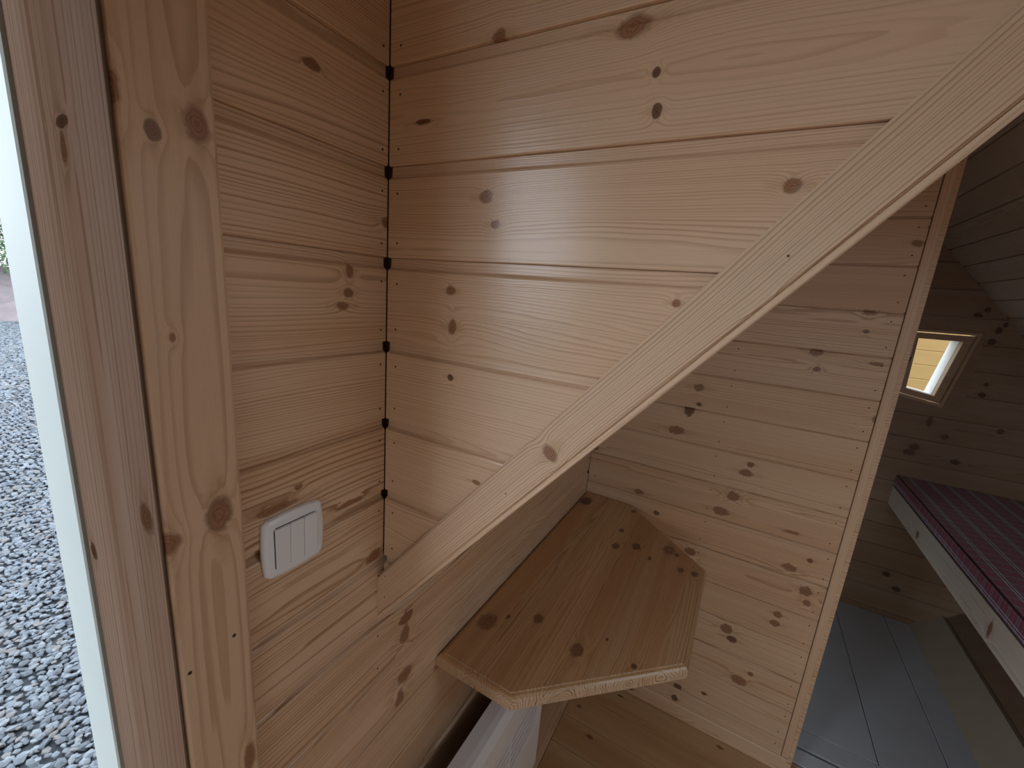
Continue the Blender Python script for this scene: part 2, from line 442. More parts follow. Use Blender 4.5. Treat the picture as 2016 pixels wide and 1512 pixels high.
trim = struct('trim_1', bat_me('trim_1', -0.563, -0.487, 0.4425, 0.4535, 1.52, 0.0035),
              pine('pine_batten', KBT, sp=0.0033, v0=-0.16, w0=-0.03, wander=0.010, contrast=0.55, red=0.2, rough=0.38, value=0.97))
trim.matrix_world = bat_frame(-0.563, 0.4425)
o = link('cover_strip', bat_me('cover_strip', -0.574, -0.5637, 0.4432, 0.4700, 1.52, 0.002),
         pine('pine_strip', (), sp=0.004, v0=0.02, w0=-0.01, contrast=0.4, red=0.3, rough=0.4), trim, bat_frame(-0.574, 0.4432))
tn = []
for (x, y) in [(758, 1134), (757, 1175), (996, 972), (1552, 504)]: tn.append(hit(x, y, 1, 0.4425))
o = link('nail_heads', nails_me('nail_heads', tn, (0, -1, 0), 0.0011), M_NAIL); o.parent = trim; o.matrix_parent_inverse = trim.matrix_world.inverted(); o['kind'] = 'stuff'

# ---- partition C -----------------------------------------------------------------------
KC = px_knots([(1376, 763, 10, 7, .5), (1357, 806, 9, 13, .9), (1376, 796, 5, 4, .9), (1332, 847, 16, 9, .3), (1478, 915, 7, 5, .7),
               (1469, 931, 14, 7, .4), (1444, 977, 13, 9, .4), (1418, 1006, 17, 8, .5), (1292, 1010, 6, 4, .9), (1608, 692, 13, 9, .5),
               (1608, 727, 7, 5, .6), (1713, 612, 13, 10, .1), (1705, 653, 6, 4, .8), (1558, 1048, 18, 4, .1), (1553, 1117, 15, 7, .5),
               (1595, 1104, 6, 4, .8), (1359, 1086, 10, 7, .6), (1586, 1164, 13, 9, .6), (1588, 1187, 8, 6, .5), (1531, 1210, 9, 6, .5),
               (1525, 1227, 10, 6, .6), (1430, 1238, 12, 9, .6), (1440, 1258, 10, 6, .9), (1454, 1339, 17, 9, .3), (1477, 1327, 6, 4, .7),
               (1807, 479, 13, 7, .4), (1834, 447, 6, 5, .6), (1334, 1352, 8, 6, .9), (1328, 1374, 6, 6, 1), (1724, 826, 9, 8, .1),
               (1258, 968, 10, 5, .3), (1726, 717, 14, 4, .5), (1820, 560, 6, 6, .1), (1170, 880, 8, 6, .6)], 1, Y_C, 0)
wallC = struct('wall_partition', prism_me('wall_partition', [(-0.01, 0.0), (XT - 0.002, 0.0), (XT - 0.002, OFF + SL * XT), (-0.01, OFF)], 1, Y_C + 0.0131, Y_C + 0.06), M_BACK)
VC = vee(PC)
nailsC = []
for k in range(-12, 10):
    z0 = ZJ + k * PC
    if z0 + PC < 0.07 or z0 > OFF + SL * XT - 0.02: continue
    hero = knots_for(KC, z0, PC, 0.0)
    if z0 < 0.3: hero += rand_knots(0.1, 0.8, PC, 1.5)
    mt = pine('pine_board', hero, width=PC, rough=0.42, sp=rnd.uniform(.003, .0065), contrast=rnd.uniform(0.4, 0.62), red=rnd.uniform(0.3, 0.8), value=0.95, wander=rnd.uniform(.006, .016))
    prof = VC if z0 > 0.065 else [(max(v, 0.065 - z0), w_) for v, w_ in VC]
    xs = (z0 - OFF) / SL
    if xs < 0.0015: u0, s0 = 0.0015, 0.0
    else: u0, s0 = xs, 1.0 / SL
    link('board', board_me('board', prof, u0, XT - 0.024, s0, 0.0), mt, wallC, frame((0, Y_C, z0), (1, 0, 0), (0, 0, 1)))
    for xx in (0.028, 0.452, XT - 0.045):
        for zz in (0.026, PC - 0.028):
            if xx > xs + 0.1: nailsC.append((xx + rnd.uniform(-.004, .004), Y_C, z0 + zz))
link('nail_heads', nails_me('nail_heads', nailsC, (0, -1, 0), 0.0022), M_NAIL, wallC)['kind'] = 'stuff'
mt = pine('pine_edge', (), sp=0.004, v0=0.05, w0=-0.03, contrast=0.3, red=0.5, value=0.97)
link('edge_trim', board_me('edge_trim', [(0, -.0128), (0, 0.002), (0.001, 0.003), (0.0205, 0.003), (0.022, 0.0015), (0.022, -.0128)], 0.07, OFF + SL * XT), mt, wallC,
     frame((XT, Y_C, 0), (0, 0, 1), (-1, 0, 0)))
link('end_panel', box_me('end_panel', (XT - 0.0018, Y_C - 0.002, 0.0), (XT + 0.012, Y_C + 0.062, OFF + SL * XT)), pine('pine_edge', (), value=0.97, width=0.06), wallC)
link('skirting_board', board_me('skirting_board', [(0, -.0128), (0, 0.0045), (0.060, 0.0045), (0.064, 0.001), (0.064, -.0128)], 0.0, XT - 0.002),
     pine('pine_board', rand_knots(.1, .8, .06, 1), width=.06, red=.5), wallC, frame((0, Y_C, 0.0), (1, 0, 0), (0, 0, 1)))
link('lining_sheet', prism_me('lining_sheet', [(0, 0.0), (XT, 0.0), (XT, OFF + SL * XT), (0, OFF)], 1, Y_C + 0.0605, Y_C + 0.066), M_LIN, wallC)

# ---- gable D at the far end ------------------------------------------------------------
WIN = [hit(1796, 652, 1, Y_D), hit(1923, 662, 1, Y_D), hit(1849, 796, 1, Y_D), hit(1766, 772, 1, Y_D)]      # TL TR BR BL
wx0, wx1 = min(p.x for p in WIN) - .03, max(p.x for p in WIN) + .03
wz0, wz1 = min(p.z for p in WIN) - .03, max(p.z for p in WIN) + .03
wallD = struct('wall_back', prism_me('wall_back', [(-0.05, -.1), (wx0, -.1), (wx0, RZ + .1), (-0.05, RZ + .1)], 1, Y_D + 0.014, Y_D + 0.08), M_BACK)
panel('backing_panel', (wx1, Y_D + .014, -.1), (XR + .1, Y_D + .08, RZ + .1), wallD)
panel('backing_panel', (wx0, Y_D + .014, -.1), (wx1, Y_D + .08, wz0), wallD)
panel('backing_panel', (wx0, Y_D + .014, wz1), (wx1, Y_D + .08, RZ + .1), wallD)
KD = px_knots([(1806, 590, 6, 6, .8), (1925, 622, 9, 6, .8), (1945, 610, 6, 5, .8), (1967, 651, 7, 6, .8), (1953, 673, 8, 6, .9), (1933, 778, 7, 5, .8),
               (1942, 757, 5, 4, .7), (1980, 640, 5, 5, .8), (1800, 880, 10, 7, .5), (1860, 860, 8, 6, .4), (1830, 830, 6, 10, .4), (1880, 910, 10, 5, .7),
               (1790, 890, 12, 6, .5), (1970, 850, 8, 5, .6), (1745, 1130, 8, 5, .8), (1765, 1160, 9, 5, .8)], 1, Y_D, 0)
zD0 = 0.03 - PC
k = 0
while zD0 + k * PC < RZ - 0.05:
    z0 = zD0 + k * PC; k += 1
    xl = max(0.0, (z0 - OFF) / SL); sl = 1.0 / SL if z0 > OFF else 0.0
    xr = min(XR, RX + (RZ - z0) / SR); sr = -1.0 / SR if xr < XR else 0.0
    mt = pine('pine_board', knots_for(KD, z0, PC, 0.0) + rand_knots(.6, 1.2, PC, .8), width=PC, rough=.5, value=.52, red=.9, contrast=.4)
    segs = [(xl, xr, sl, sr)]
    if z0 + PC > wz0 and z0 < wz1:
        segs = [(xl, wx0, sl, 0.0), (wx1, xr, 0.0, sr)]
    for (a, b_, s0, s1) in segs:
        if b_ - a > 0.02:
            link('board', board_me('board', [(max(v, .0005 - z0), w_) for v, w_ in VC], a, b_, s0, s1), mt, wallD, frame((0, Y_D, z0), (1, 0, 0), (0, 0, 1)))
# small filler boards above and below the window opening
zz0 = [zD0 + i * PC for i in range(30) if zD0 + i * PC <= wz0][-1]; zz1 = [zD0 + i * PC for i in range(30) if zD0 + i * PC > wz1][0]
link('board', box_me('board', (wx0, Y_D, zz0), (wx1, Y_D + .0138, wz0)), mt, wallD)
link('board', box_me('board', (wx0, Y_D, wz1), (wx1, Y_D + .0138, zz1)), mt, wallD)

# ---- window in the gable -----------------------------------------------------------------
def inset(q, d):
    """shrink a quad given as (x, z) corners towards its inside by d"""
    n = len(q); cx = sum(p[0] for p in q) / n; cz = sum(p[1] for p in q) / n; lines = []
    for i in range(n):
        a, b_ = q[i], q[(i + 1) % n]; ex, ez = b_[0] - a[0], b_[1] - a[1]; L = math.hypot(ex, ez)
        nx, nz = -ez / L, ex / L
        if (cx - a[0]) * nx + (cz - a[1]) * nz < 0: nx, nz = -nx, -nz
        lines.append((a[0] + nx * d, a[1] + nz * d, ex, ez))
    out = []
    for i in range(n):
        x1, z1, ex1, ez1 = lines[i - 1]; x2, z2, ex2, ez2 = lines[i]
        det = ex1 * ez2 - ez1 * ex2; t = ((x2 - x1) * ez2 - (z2 - z1) * ex2) / det
        out.append((x1 + ex1 * t, z1 + ez1 * t))
    return out
def ring_me(name, qo, qi, y0, y1):
    vs_ = []
    for y in (y0, y1):
        for q in (qo, qi): vs_ += [(p[0], y, p[1]) for p in q]
    fs = []
    for i in range(4):
        j = (i + 1) % 4
        fs += [[i, j, 4 + j, 4 + i], [8 + i, 8 + j, 12 + j, 12 + i], [i, j, 8 + j, 8 + i], [4 + i, 4 + j, 12 + j, 12 + i]]
    return pyd(name, vs_, fs)
Q0 = [(p.x, p.z) for p in WIN]
qout = inset(Q0, -0.014); qsash = inset(Q0, 0.003); qgl = inset(Q0, 0.032)
link('window_surround', ring_me('window_surround', [(wx0, wz1), (wx1, wz1), (wx1, wz0), (wx0, wz0)], inset(Q0, -0.012), Y_D, Y_D + .07), mt, wallD)
M_SASH = pine('pine_sash', (), contrast=.2, red=.6, value=.8, width=.03)
win = struct('window_1', ring_me('window_1', qout, inset(Q0, -0.002), Y_D - 0.006, Y_D + 0.075), M_SASH)
sash = link('sash', ring_me('sash', qsash, qgl, Y_D + 0.004, Y_D + 0.045), M_SASH, win)
link('pane', prism_me('pane', inset(Q0, 0.030), 1, Y_D + 0.030, Y_D + 0.034), M_GLASS, win)
M_BRIGHT = simple('white_paint', (0.86, 0.87, 0.88), 0.35, noise=0.03)
link('outer_reveal', ring_me('outer_reveal', inset(Q0, 0.028), inset(Q0, 0.0335), Y_D + 0.046, Y_D + 0.15), M_BRIGHT, win)
hp = hit(1781, 722, 1, Y_D)
hd = link('handle', box_me('handle', (hp.x - .006, Y_D - .004, hp.z - .024), (hp.x + .006, Y_D + .004, hp.z + .024), .003, 2), M_CHROME, win)
link('lever', tube_me('lever', [(hp.x, Y_D - .002, hp.z + .006), (hp.x, Y_D - .022, hp.z + .006), (hp.x + .004, Y_D - .026, hp.z + .012), (hp.x + .010, Y_D - .026, hp.z + .055)], .0045), M_CHROME, hd)

# ---- roof slopes ---------------------------------------------------------------------------
SKY = (0.30, 0.85, 0.55, 1.05)             # unseen roof window added to light the room: y0, y1, distance from the ridge along the slope
def slope_poly(s0, s1, d0=.02, d1=.16):
    ca = 1 / math.hypot(1, SR)
    xa, xb = RX + s0 * ca, RX + s1 * ca
    za, zb = RZ - SR * (xa - RX), RZ - SR * (xb - RX)
    return [(xa, za + d0), (xb, zb + d0), (xb, zb + d1), (xa, za + d1)]
s_end = (XR + .1 - RX) * math.hypot(1, SR)
ceil = struct('ceiling', prism_me('ceiling', [(RX - .1, RZ + .132), (RX, RZ + .02)] + slope_poly(0, SKY[2])[1:3] + [(RX, RZ + .2)], 1, Y_F - .1, Y_D + .1), M_BACK)
for (ya, yb, sa, sb) in ((Y_F - .1, Y_D + .1, SKY[3], s_end), (Y_F - .1, SKY[0], SKY[2], SKY[3]), (SKY[1], Y_D + .1, SKY[2], SKY[3])):
    link('backing_panel', prism_me('backing_panel', slope_poly(sa, sb), 1, ya, yb), M_BACK, ceil)
nrm = Vector((-SR, 0, -1)).normalized(); uY = Vector((0, 1, 0)); vdn = nrm.cross(uY)     # u x v = nrm
if vdn.z > 0: uY = -uY; vdn = nrm.cross(uY)
PR = 0.1015; nb = int(math.hypot(XR - RX, RZ - (ZC - .575)) / PR) + 1
off0 = (0.361 % PR)
VR = vee(PR, .007, .012)
for i in range(-1, nb + 1):
    s = off0 + i * PR
    o_ = Vector((RX, Y_D if uY.y < 0 else Y_F, RZ)) + vdn * s
    mt = pine('pine_board', rand_knots(0, 1.6, PR, 2.2, .005, .010), width=PR, rough=.45, red=.5, contrast=.35, value=1.15, pale=(.64, .61, .57), mid=(.54, .48, .42))
    segs = [(0.0, Y_D - Y_F)]
    if s + PR > SKY[2] + .01 and s < SKY[3] - .01:
        segs = [(0.0, Y_D - SKY[1]), (Y_D - SKY[0], Y_D - Y_F)] if uY.y < 0 else [(0.0, SKY[0] - Y_F), (SKY[1] - Y_F, Y_D - Y_F)]
    for (a, b_) in segs: link('board', board_me('board', VR, a, b_), mt, ceil, frame(o_, uY, vdn))
roof_fill_win = struct('fill_window_2', prism_me('fill_window_2', slope_poly(SKY[2], SKY[3], .10, .106), 1, SKY[0], SKY[1]), M_GLASS)
pm = (SKY[2] + SKY[3]) / 2 / math.hypot(1, SR)
portal('roof_fill_portal', (RX + pm + .17 * SR / math.hypot(1, SR), (SKY[0] + SKY[1]) / 2, RZ - SR * pm + .17 / math.hypot(1, SR)), (0, math.atan(SR), 0), SKY[3] - SKY[2], SKY[1] - SKY[0])
ceilL = struct('ceiling_left', prism_me('ceiling_left', [(-0.06, OFF + SL * -0.06), (RX, OFF + SL * RX), (RX, OFF + SL * RX + .12), (-0.06, OFF + SL * -0.06 + .12)], 1, Y_B + .0705, Y_D + .1), M_LIN)
link('lining_sheet', prism_me('lining_sheet', [(-0.06, OFF + SL * -0.06), (RX, OFF + SL * RX), (RX, OFF + SL * RX + .12), (-0.06, OFF + SL * -0.06 + .12)], 1, Y_F - .1, -0.991), M_LIN, ceilL)
dc = struct('ceiling_dormer', box_me('ceiling_dormer', (-0.1, -1.0, Z_DC), (RX + .02, Y_B + .08, Z_DC + .06)), M_LIN)
wallR = struct('wall_right', box_me('wall_right', (XR, Y_F - .1, 0), (XR + .06, Y_D + .1, ZC - .57)), M_LIN)

# ---- near gable (behind the camera) with an added fill window --------------------------------------
fw = (0.55, 1.45, 1.10, 1.85)               # unseen window added in the near gable for fill light: x0, x1, z0, z1
mf = M_LIN
wallF = struct('wall_front', box_me('wall_front', (-0.1, Y_F - .06, 0), (fw[0], Y_F, RZ + .2)), mf)
panel('gable_panel', (fw[1], Y_F - .06, 0), (XR + .06, Y_F, RZ + .2), wallF, mf)
panel('gable_panel', (fw[0], Y_F - .06, 0), (fw[1], Y_F, fw[2]), wallF, mf)
panel('gable_panel', (fw[0], Y_F - .06, fw[3]), (fw[1], Y_F, RZ + .2), wallF, mf)
struct('fill_window_3', box_me('fill_window_3', (fw[0], Y_F - .035, fw[2]), (fw[1], Y_F - .03, fw[3])), M_GLASS)
portal('gable_fill_portal', ((fw[0] + fw[1]) / 2, Y_F - .07, (fw[2] + fw[3]) / 2), (math.pi / 2, 0, 0), fw[1] - fw[0], fw[3] - fw[2])
portal('door_portal', (-0.33, -0.28, 1.12), (0, -math.pi / 2, 0), 2.0, 0.88)

# ---- door opening ------------------------------------------------------------------------------
KCs = px_knots([(300, 256, 16, 20, .7), (388, 245, 26, 36, .2), (222, 170, 14, 44, 0), (432, 1012, 26, 34, .4), (330, 1072, 30, 24, .2),
                (492, 1490, 12, 26, .3), (340, 665, 5, 10, 0)], 0, 0.012, 1)
door = struct('door_1', board_me('door_1', [(0, -.0125), (0, 0.010), (0.003, .012), (Y_CASE - Y_JAMB - .007, .012), (Y_CASE - Y_JAMB - .0045, .011), (Y_CASE - Y_JAMB - .003, .008), (Y_CASE - Y_JAMB - .0028, -.0125)], 0.0, Z_DC),
              pine('pine_casing', [(k[1], Y_CASE - k[0], k[3], k[2], k[4]) for k in KCs], sp=.0052, v0=.03, w0=-.05, wander=.012, contrast=.5, red=.45, rough=.45, value=.95, width=.076))
door.matrix_world = frame((0, Y_CASE, 0), (0, 0, 1), (0, -1, 0))
def dchild(name, me, mat, mw=None):
    o = link(name, me, mat); 
    if mw is not None: o.matrix_world = mw
    o.parent = door; o.matrix_parent_inverse = door.matrix_world.inverted(); return o
# jamb lining: face towards the opening (-Y); u up, v along -X..+X
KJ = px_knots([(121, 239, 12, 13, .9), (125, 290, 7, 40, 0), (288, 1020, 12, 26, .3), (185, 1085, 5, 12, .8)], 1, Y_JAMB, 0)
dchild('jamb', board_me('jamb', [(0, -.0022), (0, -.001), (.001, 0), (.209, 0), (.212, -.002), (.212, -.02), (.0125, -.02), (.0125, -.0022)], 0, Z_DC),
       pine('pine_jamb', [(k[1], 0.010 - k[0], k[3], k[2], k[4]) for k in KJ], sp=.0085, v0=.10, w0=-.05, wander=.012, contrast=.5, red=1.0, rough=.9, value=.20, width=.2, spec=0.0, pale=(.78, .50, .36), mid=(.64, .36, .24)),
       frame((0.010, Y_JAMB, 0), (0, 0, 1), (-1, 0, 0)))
M_PALE = simple('pale_painted_wood', (.40, .43, .41), .6, noise=.06, nscale=6)
dchild('outer_frame', board_me('outer_frame', [(0, -.05), (0, 0.003), (.002, .005), (.100, .005), (.103, .002), (.103, -.05)], -0.1, Z_DC + .1), M_PALE,
       frame((-0.203, Y_JAMB, 0), (0, 0, 1), (-1, 0, 0)))
dn = [hit(461, 1251, 0, .012), hit(374, 1325, 0, .012)]
dchild('nail_heads', nails_me('nail_heads', dn, (1, 0, 0), .0022), M_NAIL)['kind'] = 'stuff'
# outer wall skin, threshold, head and far jamb of the same opening
M_OUT = M_CLAD
for (ya, yb, za, zb) in ((Y_JAMB + .02, SW[0], -.1, ZC - .5), (SW[1], Y_D + .2, -.1, ZC - .5), (SW[0], SW[1], -.1, SW[2]), (SW[0], SW[1], SW[3], ZC - .5)):
    dchild('outer_skin', box_me('outer_skin', (-0.2, ya, za), (-0.09, yb, zb)), M_OUT)
dchild('outer_skin', box_me('outer_skin', (-0.2, Y_JAMB + .02, ZC - .5), (-0.09, Y_B + .1, Z_DC + .06)), M_OUT)
dchild('outer_skin', box_me('outer_skin', (-0.2, -2.3, -.1), (-0.09, -0.74, Z_DC + .06)), M_OUT)
dchild('door_head', box_me('door_head', (-0.2, -0.74, 2.06), (0.01, Y_JAMB, Z_DC + .06)), M_OUT)
dchild('head_casing', box_me('head_casing', (-0.0175, -0.93, 2.06), (0.0118, Y_JAMB + .002, Z_DC - .001), .001), M_OUT)
dchild('far_jamb', box_me('far_jamb', (-0.2, -0.74, 0), (0.012, -0.72, 2.06)), M_OUT)
dchild('threshold', box_me('threshold', (-0.26, -0.72, -.06), (0.0, Y_JAMB - .002, .012), .004), simple('oak_sill', (.42, .27, .14), .5, noise=.15))

# ---- floor ---------------------------------------------------------------------------------------
flo = struct('floor', box_me('floor', (-0.1, Y_F - .1, -.12), (XR + .1, Y_D + .1, -.0205)), M_GAP)
def plank(name, a, b, mat, bev=.0015):
    return link(name, box_me(name, a, b, bev), mat, flo)
yy = Y_F
pf = .118; M_FLP = pine('floor_plank', [], rough=.33, value=.72, red=.9, contrast=.35, pale=(.72, .47, .26), mid=(.58, .32, .15))
while yy < Y_C + .06 - .02:
    y1 = min(yy + pf, Y_C + .062)
    mt = M_FLP
    o = link('plank', box_me('plank', (0, 0, -.02), (XR - .094, y1 - yy - .0015, 0), .0012), None, flo, frame((.094, yy, 0), (1, 0, 0), (0, 1, 0)))
    if yy > 1.0: mt = pine('floor_plank', rand_knots(.02, .8, pf, 3, .006, .011), rough=.33, value=.72, red=.9, contrast=.4, pale=(.72, .47, .26), mid=(.58, .32, .15))
    o.data.materials.append(mt); yy = y1
link('border_plank', box_me('border_plank', (0, 0, -.02), (Y_C - Y_F + .06, .0925, 0), .0012), pine('floor_plank', [], rough=.35, value=.85, width=.09), flo,
     frame((.0925, Y_F, 0), (0, 1, 0), (-1, 0, 0)))
M_GREY = simple('grey_floor_paint', (.50, .54, .59), .38, noise=.10, nscale=9, bump=.05)
M_GREY2 = simple('grey_floor_paint_light', (.56, .58, .62), .42, noise=.08, nscale=7, bump=.05)
plank('floor_panel', (0.0, Y_C + .068, -.02), (XR, 1.716, .0), M_GREY2)
plank('floor_panel', (0.0, 1.729, -.02), (1.176, 1.8175, .0), M_GREY)
plank('floor_panel', (1.178, 1.729, -.02), (XR, 1.8175, .0), M_GREY)
for (a, b_) in ((0.0, 1.1855), (1.1885, 1.4225), (1.4255, XR)):
    plank('floor_panel', (a, 1.8195, -.02), (b_, Y_D, .0), M_GREY)
# leaning plinth board along the bed side
pl = struct('baseboard_right', prism_me('baseboard_right', [(1.530, .0005), (1.552, .0005), (1.664, .107), (1.646, .112)], 1, 1.62, Y_D - .001),
            simple('plinth_board', (.36, .30, .23), .6, noise=.12, nscale=14))

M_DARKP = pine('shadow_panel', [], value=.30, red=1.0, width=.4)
link('under_bed_shade_panel', prism_me('under_bed_shade_panel', [(1.667, .0005), (XR - .001, .0005), (XR - .001, .50), (1.667, .112)], 1, 1.62, Y_D - .001), M_DARKP, pl)  # added dark panel standing in for the shade under the bed

# ================================================================== THINGS
# ---- corner table ---------------------------------------------------------------------------------
zt = ZC - 0.789
TP = [(0.001, 0.612), (0.188, 0.612), (0.487, 0.897), (0.490, 1.310), (0.195, Y_C - .0005), (0.001, Y_C - .0005)]
layers = [(0.0, -.030), (0.0, -.0125), (0.0022, -.0075), (0.0062, -.004), (.0105, -.003), (.0122, -.003), (.0126, 0.0)]
def inset_poly(q, d):
    n = len(q); out = []; cx = sum(p[0] for p in q) / n; cy = sum(p[1] for p in q) / n; L_ = []
    for i in range(n):
        a, b_ = q[i], q[(i + 1) % n]; ex, ey = b_[0] - a[0], b_[1] - a[1]; L = math.hypot(ex, ey); nx, ny = -ey / L, ex / L
        if (cx - a[0]) * nx + (cy - a[1]) * ny < 0: nx, ny = -nx, -ny
        L_.append((a[0] + nx * d, a[1] + ny * d, ex, ey))
    for i in range(n):
        x1, y1, a1, b1 = L_[i - 1]; x2, y2, a2, b2 = L_[i]; det = a1 * b2 - b1 * a2
        t = ((x2 - x1) * b2 - (y2 - y1) * a2) / det; out.append((x1 + a1 * t, y1 + b1 * t))
    return out
KT = []
for (x, y, r, dk) in [(1153, 986, 13, .9), (1248, 1007, 5, .8), (1212, 1075, 8, .7), (1253, 1076, 9, .8), (1277, 1098, 6, .8), (1224, 1044, 5, .8),
                      (1340, 1122, 7, .7), (1367, 1130, 7, .7), (960, 1223, 22, .2), (1000, 1214, 5, .9), (1060, 1218, 11, .4), (1136, 1280, 15, .4), (1195, 1259, 3, .9),
                      (1317, 1083, 14, .2), (1248, 1312, 6, .9), (1075, 1034, 6, .7), (1333, 1093, 5, .8), (885, 1252, 6, .8)]:
    c = hit(x, y, 2, zt); e = hit(x + r, y, 2, zt); rr = (e - c).length * .8
    KT.append((c.y - .606, -(c.x - .487), rr * 1.35, rr, dk))
tab = empty('corner_table', (0.24, 1.09, zt - .03))
tag(tab, 'varnished pine corner table with chamfered corners and rounded edge under the sloping batten', 'table')
TF = frame((.487, .606, zt), (0, 1, 0), (-1, 0, 0)); TI = TF.inverted()
vs_, fs = [], []
for (d, z) in layers:
    for (x, y) in inset_poly(TP, d): vs_.append(TI @ Vector((x, y, zt + z)))
n = 6
for i in range(len(layers) - 1):
    for j in range(n): fs.append([i * n + j, i * n + (j + 1) % n, (i + 1) * n + (j + 1) % n, (i + 1) * n + j])
fs += [list(range(n)), list(range((len(layers) - 1) * n, len(layers) * n))]
# edge-glued staves: the top is cut along the glue lines and every stave has its own grain and knots
LAM = .0825
bm = bmesh.new(); bm.from_mesh(pyd('table_top', vs_, fs))
for i in range(1, 6):
    bmesh.ops.bisect_plane(bm, geom=bm.verts[:] + bm.edges[:] + bm.faces[:], plane_co=(0, i * LAM, 0), plane_no=(0, 1, 0))
me = bpy.data.meshes.new('table_top'); bm.to_mesh(me); bm.free()
tt = link('table_top', me, None, tab, TF)
for i in range(6):
    lo, hi = i * LAM, (i + 1) * LAM
    kk = [k for k in KT if lo <= k[1] < hi]
    sd, vv, ww, val = rnd.uniform(0, 60), lo + rnd.uniform(.1, .9) * LAM, -rnd.uniform(.004, .05), rnd.uniform(.64, .76)
    for (ct, sp_, pl_, md_) in ((.60, .0042, (.72, .45, .235), (.62, .33, .145)), (.95, .0046, (.80, .58, .40), (.70, .46, .28))):
        me.materials.append(pine('table_stave', kk, seed=sd, v0=vv, w0=ww, sp=sp_, contrast=ct, wander=.022, red=1.0, rough=.30, value=val, pale=pl_, mid=md_))
for p in me.polygons:
    p.material_index = 2 * max(0, min(5, int(p.center.y / LAM))) + (1 if abs(p.normal.z) < .75 else 0)
M_BRK = simple('bracket_steel', (.55, .56, .58), .4, .8, noise=.05)
for yb in (0.85, 1.35):
    link('wall_bracket', prism_me('wall_bracket', [(0.0005, zt - .030), (0.20, zt - .030), (0.20, zt - .036), (.006, zt - .16), (0.0005, zt - .16)], 1, yb - .002, yb + .002), M_BRK, tab)

# ---- panel heater ------------------------------------------------------------------------------------
he = empty('panel_heater', (0.09, .72, ZC - 1.47))
tag(he, 'white electric panel heater with slotted grille on the wall under the corner table', 'heater')
M_HEAT = simple('heater_enamel', (.78, .78, .80), .35, noise=.02)
zt_h, zb_h, ya_h, yb_h, xf_h = ZC - 1.055, ZC - 1.47, .42, 1.0, .12
zs0, zs1 = ZC - 1.285, ZC - 1.135
body = [(0.066, zb_h), (xf_h - .012, zb_h), (xf_h - .012, zt_h + .004), (.104, zt_h + .018), (0.066, zt_h + .018)]
link('body', prism_me('body', body, 1, ya_h + .004, yb_h - .002), simple('heater_inside', (.16, .16, .17), .6, noise=.05), he)
def fpanel(name, y0, y1, z0, z1): return link(name, box_me(name, (xf_h - .0118, y0, z0), (xf_h, y1, z1), .0012), M_HEAT, he)
fpanel('front_panel', ya_h, yb_h, zb_h, zs0)
link('front_panel', prism_me('front_panel', [(xf_h - .0118, zs1), (xf_h, zs1), (xf_h, zt_h - .004), (xf_h - .004, zt_h + .006), (.108, zt_h + .0185), (.094, zt_h + .0215), (0.064, zt_h + .0215), (0.064, zt_h + .0185), (xf_h - .0118, zt_h + .006)], 1, ya_h, yb_h), M_HEAT, he)
bars = [(ya_h, .455), (.628, .634), (.795, .801), (.968, yb_h)]
for (a, b_) in bars: fpanel('grille_bar', a, b_, zs0, zs1)
for (a, b_) in ((.455, .628), (.634, .795), (.801, .968)):
    for i in range(6):
        zc_ = zs0 + (zs1 - zs0) * (i + .5) / 6
        hh = (zs1 - zs0) / 6 * .29
        link('slat', prism_me('slat', [(xf_h - .0117, zc_ + hh + .002), (xf_h - .001, zc_ - hh), (xf_h - .001, zc_ - hh + .0022), (xf_h - .0117, zc_ + hh + .005)] if False else
                              [(xf_h - .009, zc_ - hh), (xf_h - .0008, zc_ - hh), (xf_h - .0008, zc_ + hh), (xf_h - .009, zc_ + hh)], 1, a, b_), M_HEAT, he)
for yb in (.52, .94):
    link('mount_rail', box_me('mount_rail', (0.0005, yb - .012, zb_h + .08), (.067, yb + .012, zb_h + .30), .001), M_BRK, he)
link('end_cap', box_me('end_cap', (.064, yb_h - .0018, zb_h), (xf_h, yb_h, zt_h + .004), .0006), M_HEAT, he)
link('knob', tube_me('knob', [(.095, yb_h, ZC - 1.20), (.095, yb_h + .010, ZC - 1.20)], .008, 12), M_GAP, he)

# ---- light switch -----------------------------------------------------------------------------------
sy, sz = .2946, ZC - .3365
sw = empty('light_switch', (0, sy, sz)); tag(sw, 'white three-rocker light switch with bulging frame on the wall boards beside the door', 'light switch')
def plate_outline(hw, hh, bul, n=10, rc=.006):
    pts = []
    cs = [(hw, -hh), (hw, hh), (-hw, hh), (-hw, -hh)]
    for i in range(4):
        a, b_ = cs[i], cs[(i + 1) % 4]
        for k in range(n):
            t = (k + .5) / n
            x = a[0] + (b_[0] - a[0]) * t; y = a[1] + (b_[1] - a[1]) * t
            e = 1 - (2 * t - 1) ** 2
            nx, ny = (b_[1] - a[1]), -(b_[0] - a[0]); L = math.hypot(nx, ny)
            pts.append((x + nx / L * bul * e, y + ny / L * bul * e))
    return pts
def loft_me(name, rings, xs):
    vs_, fs = [], []; n = len(rings[0])
    for r, x in zip(rings, xs): vs_ += [(x, sy + p[0], sz + p[1]) for p in r]
    for i in range(len(rings) - 1):
        for k in range(n): fs.append([i * n + k, i * n + (k + 1) % n, (i + 1) * n + (k + 1) % n, (i + 1) * n + k])
    fs += [list(range(n)), list(range((len(rings) - 1) * n, len(rings) * n))]
    return pyd(name, vs_, fs, False)
link('frame_plate', loft_me('frame_plate', [plate_outline(.0385, .0390, .0030), plate_outline(.0388, .0393, .0030), plate_outline(.0375, .0380, .003), plate_outline(.034, .0345, .002), plate_outline(.0302, .0302, .0004)],
                            [0.0003, .0045, .0072, .0092, .0097]), M_WHITE, sw)
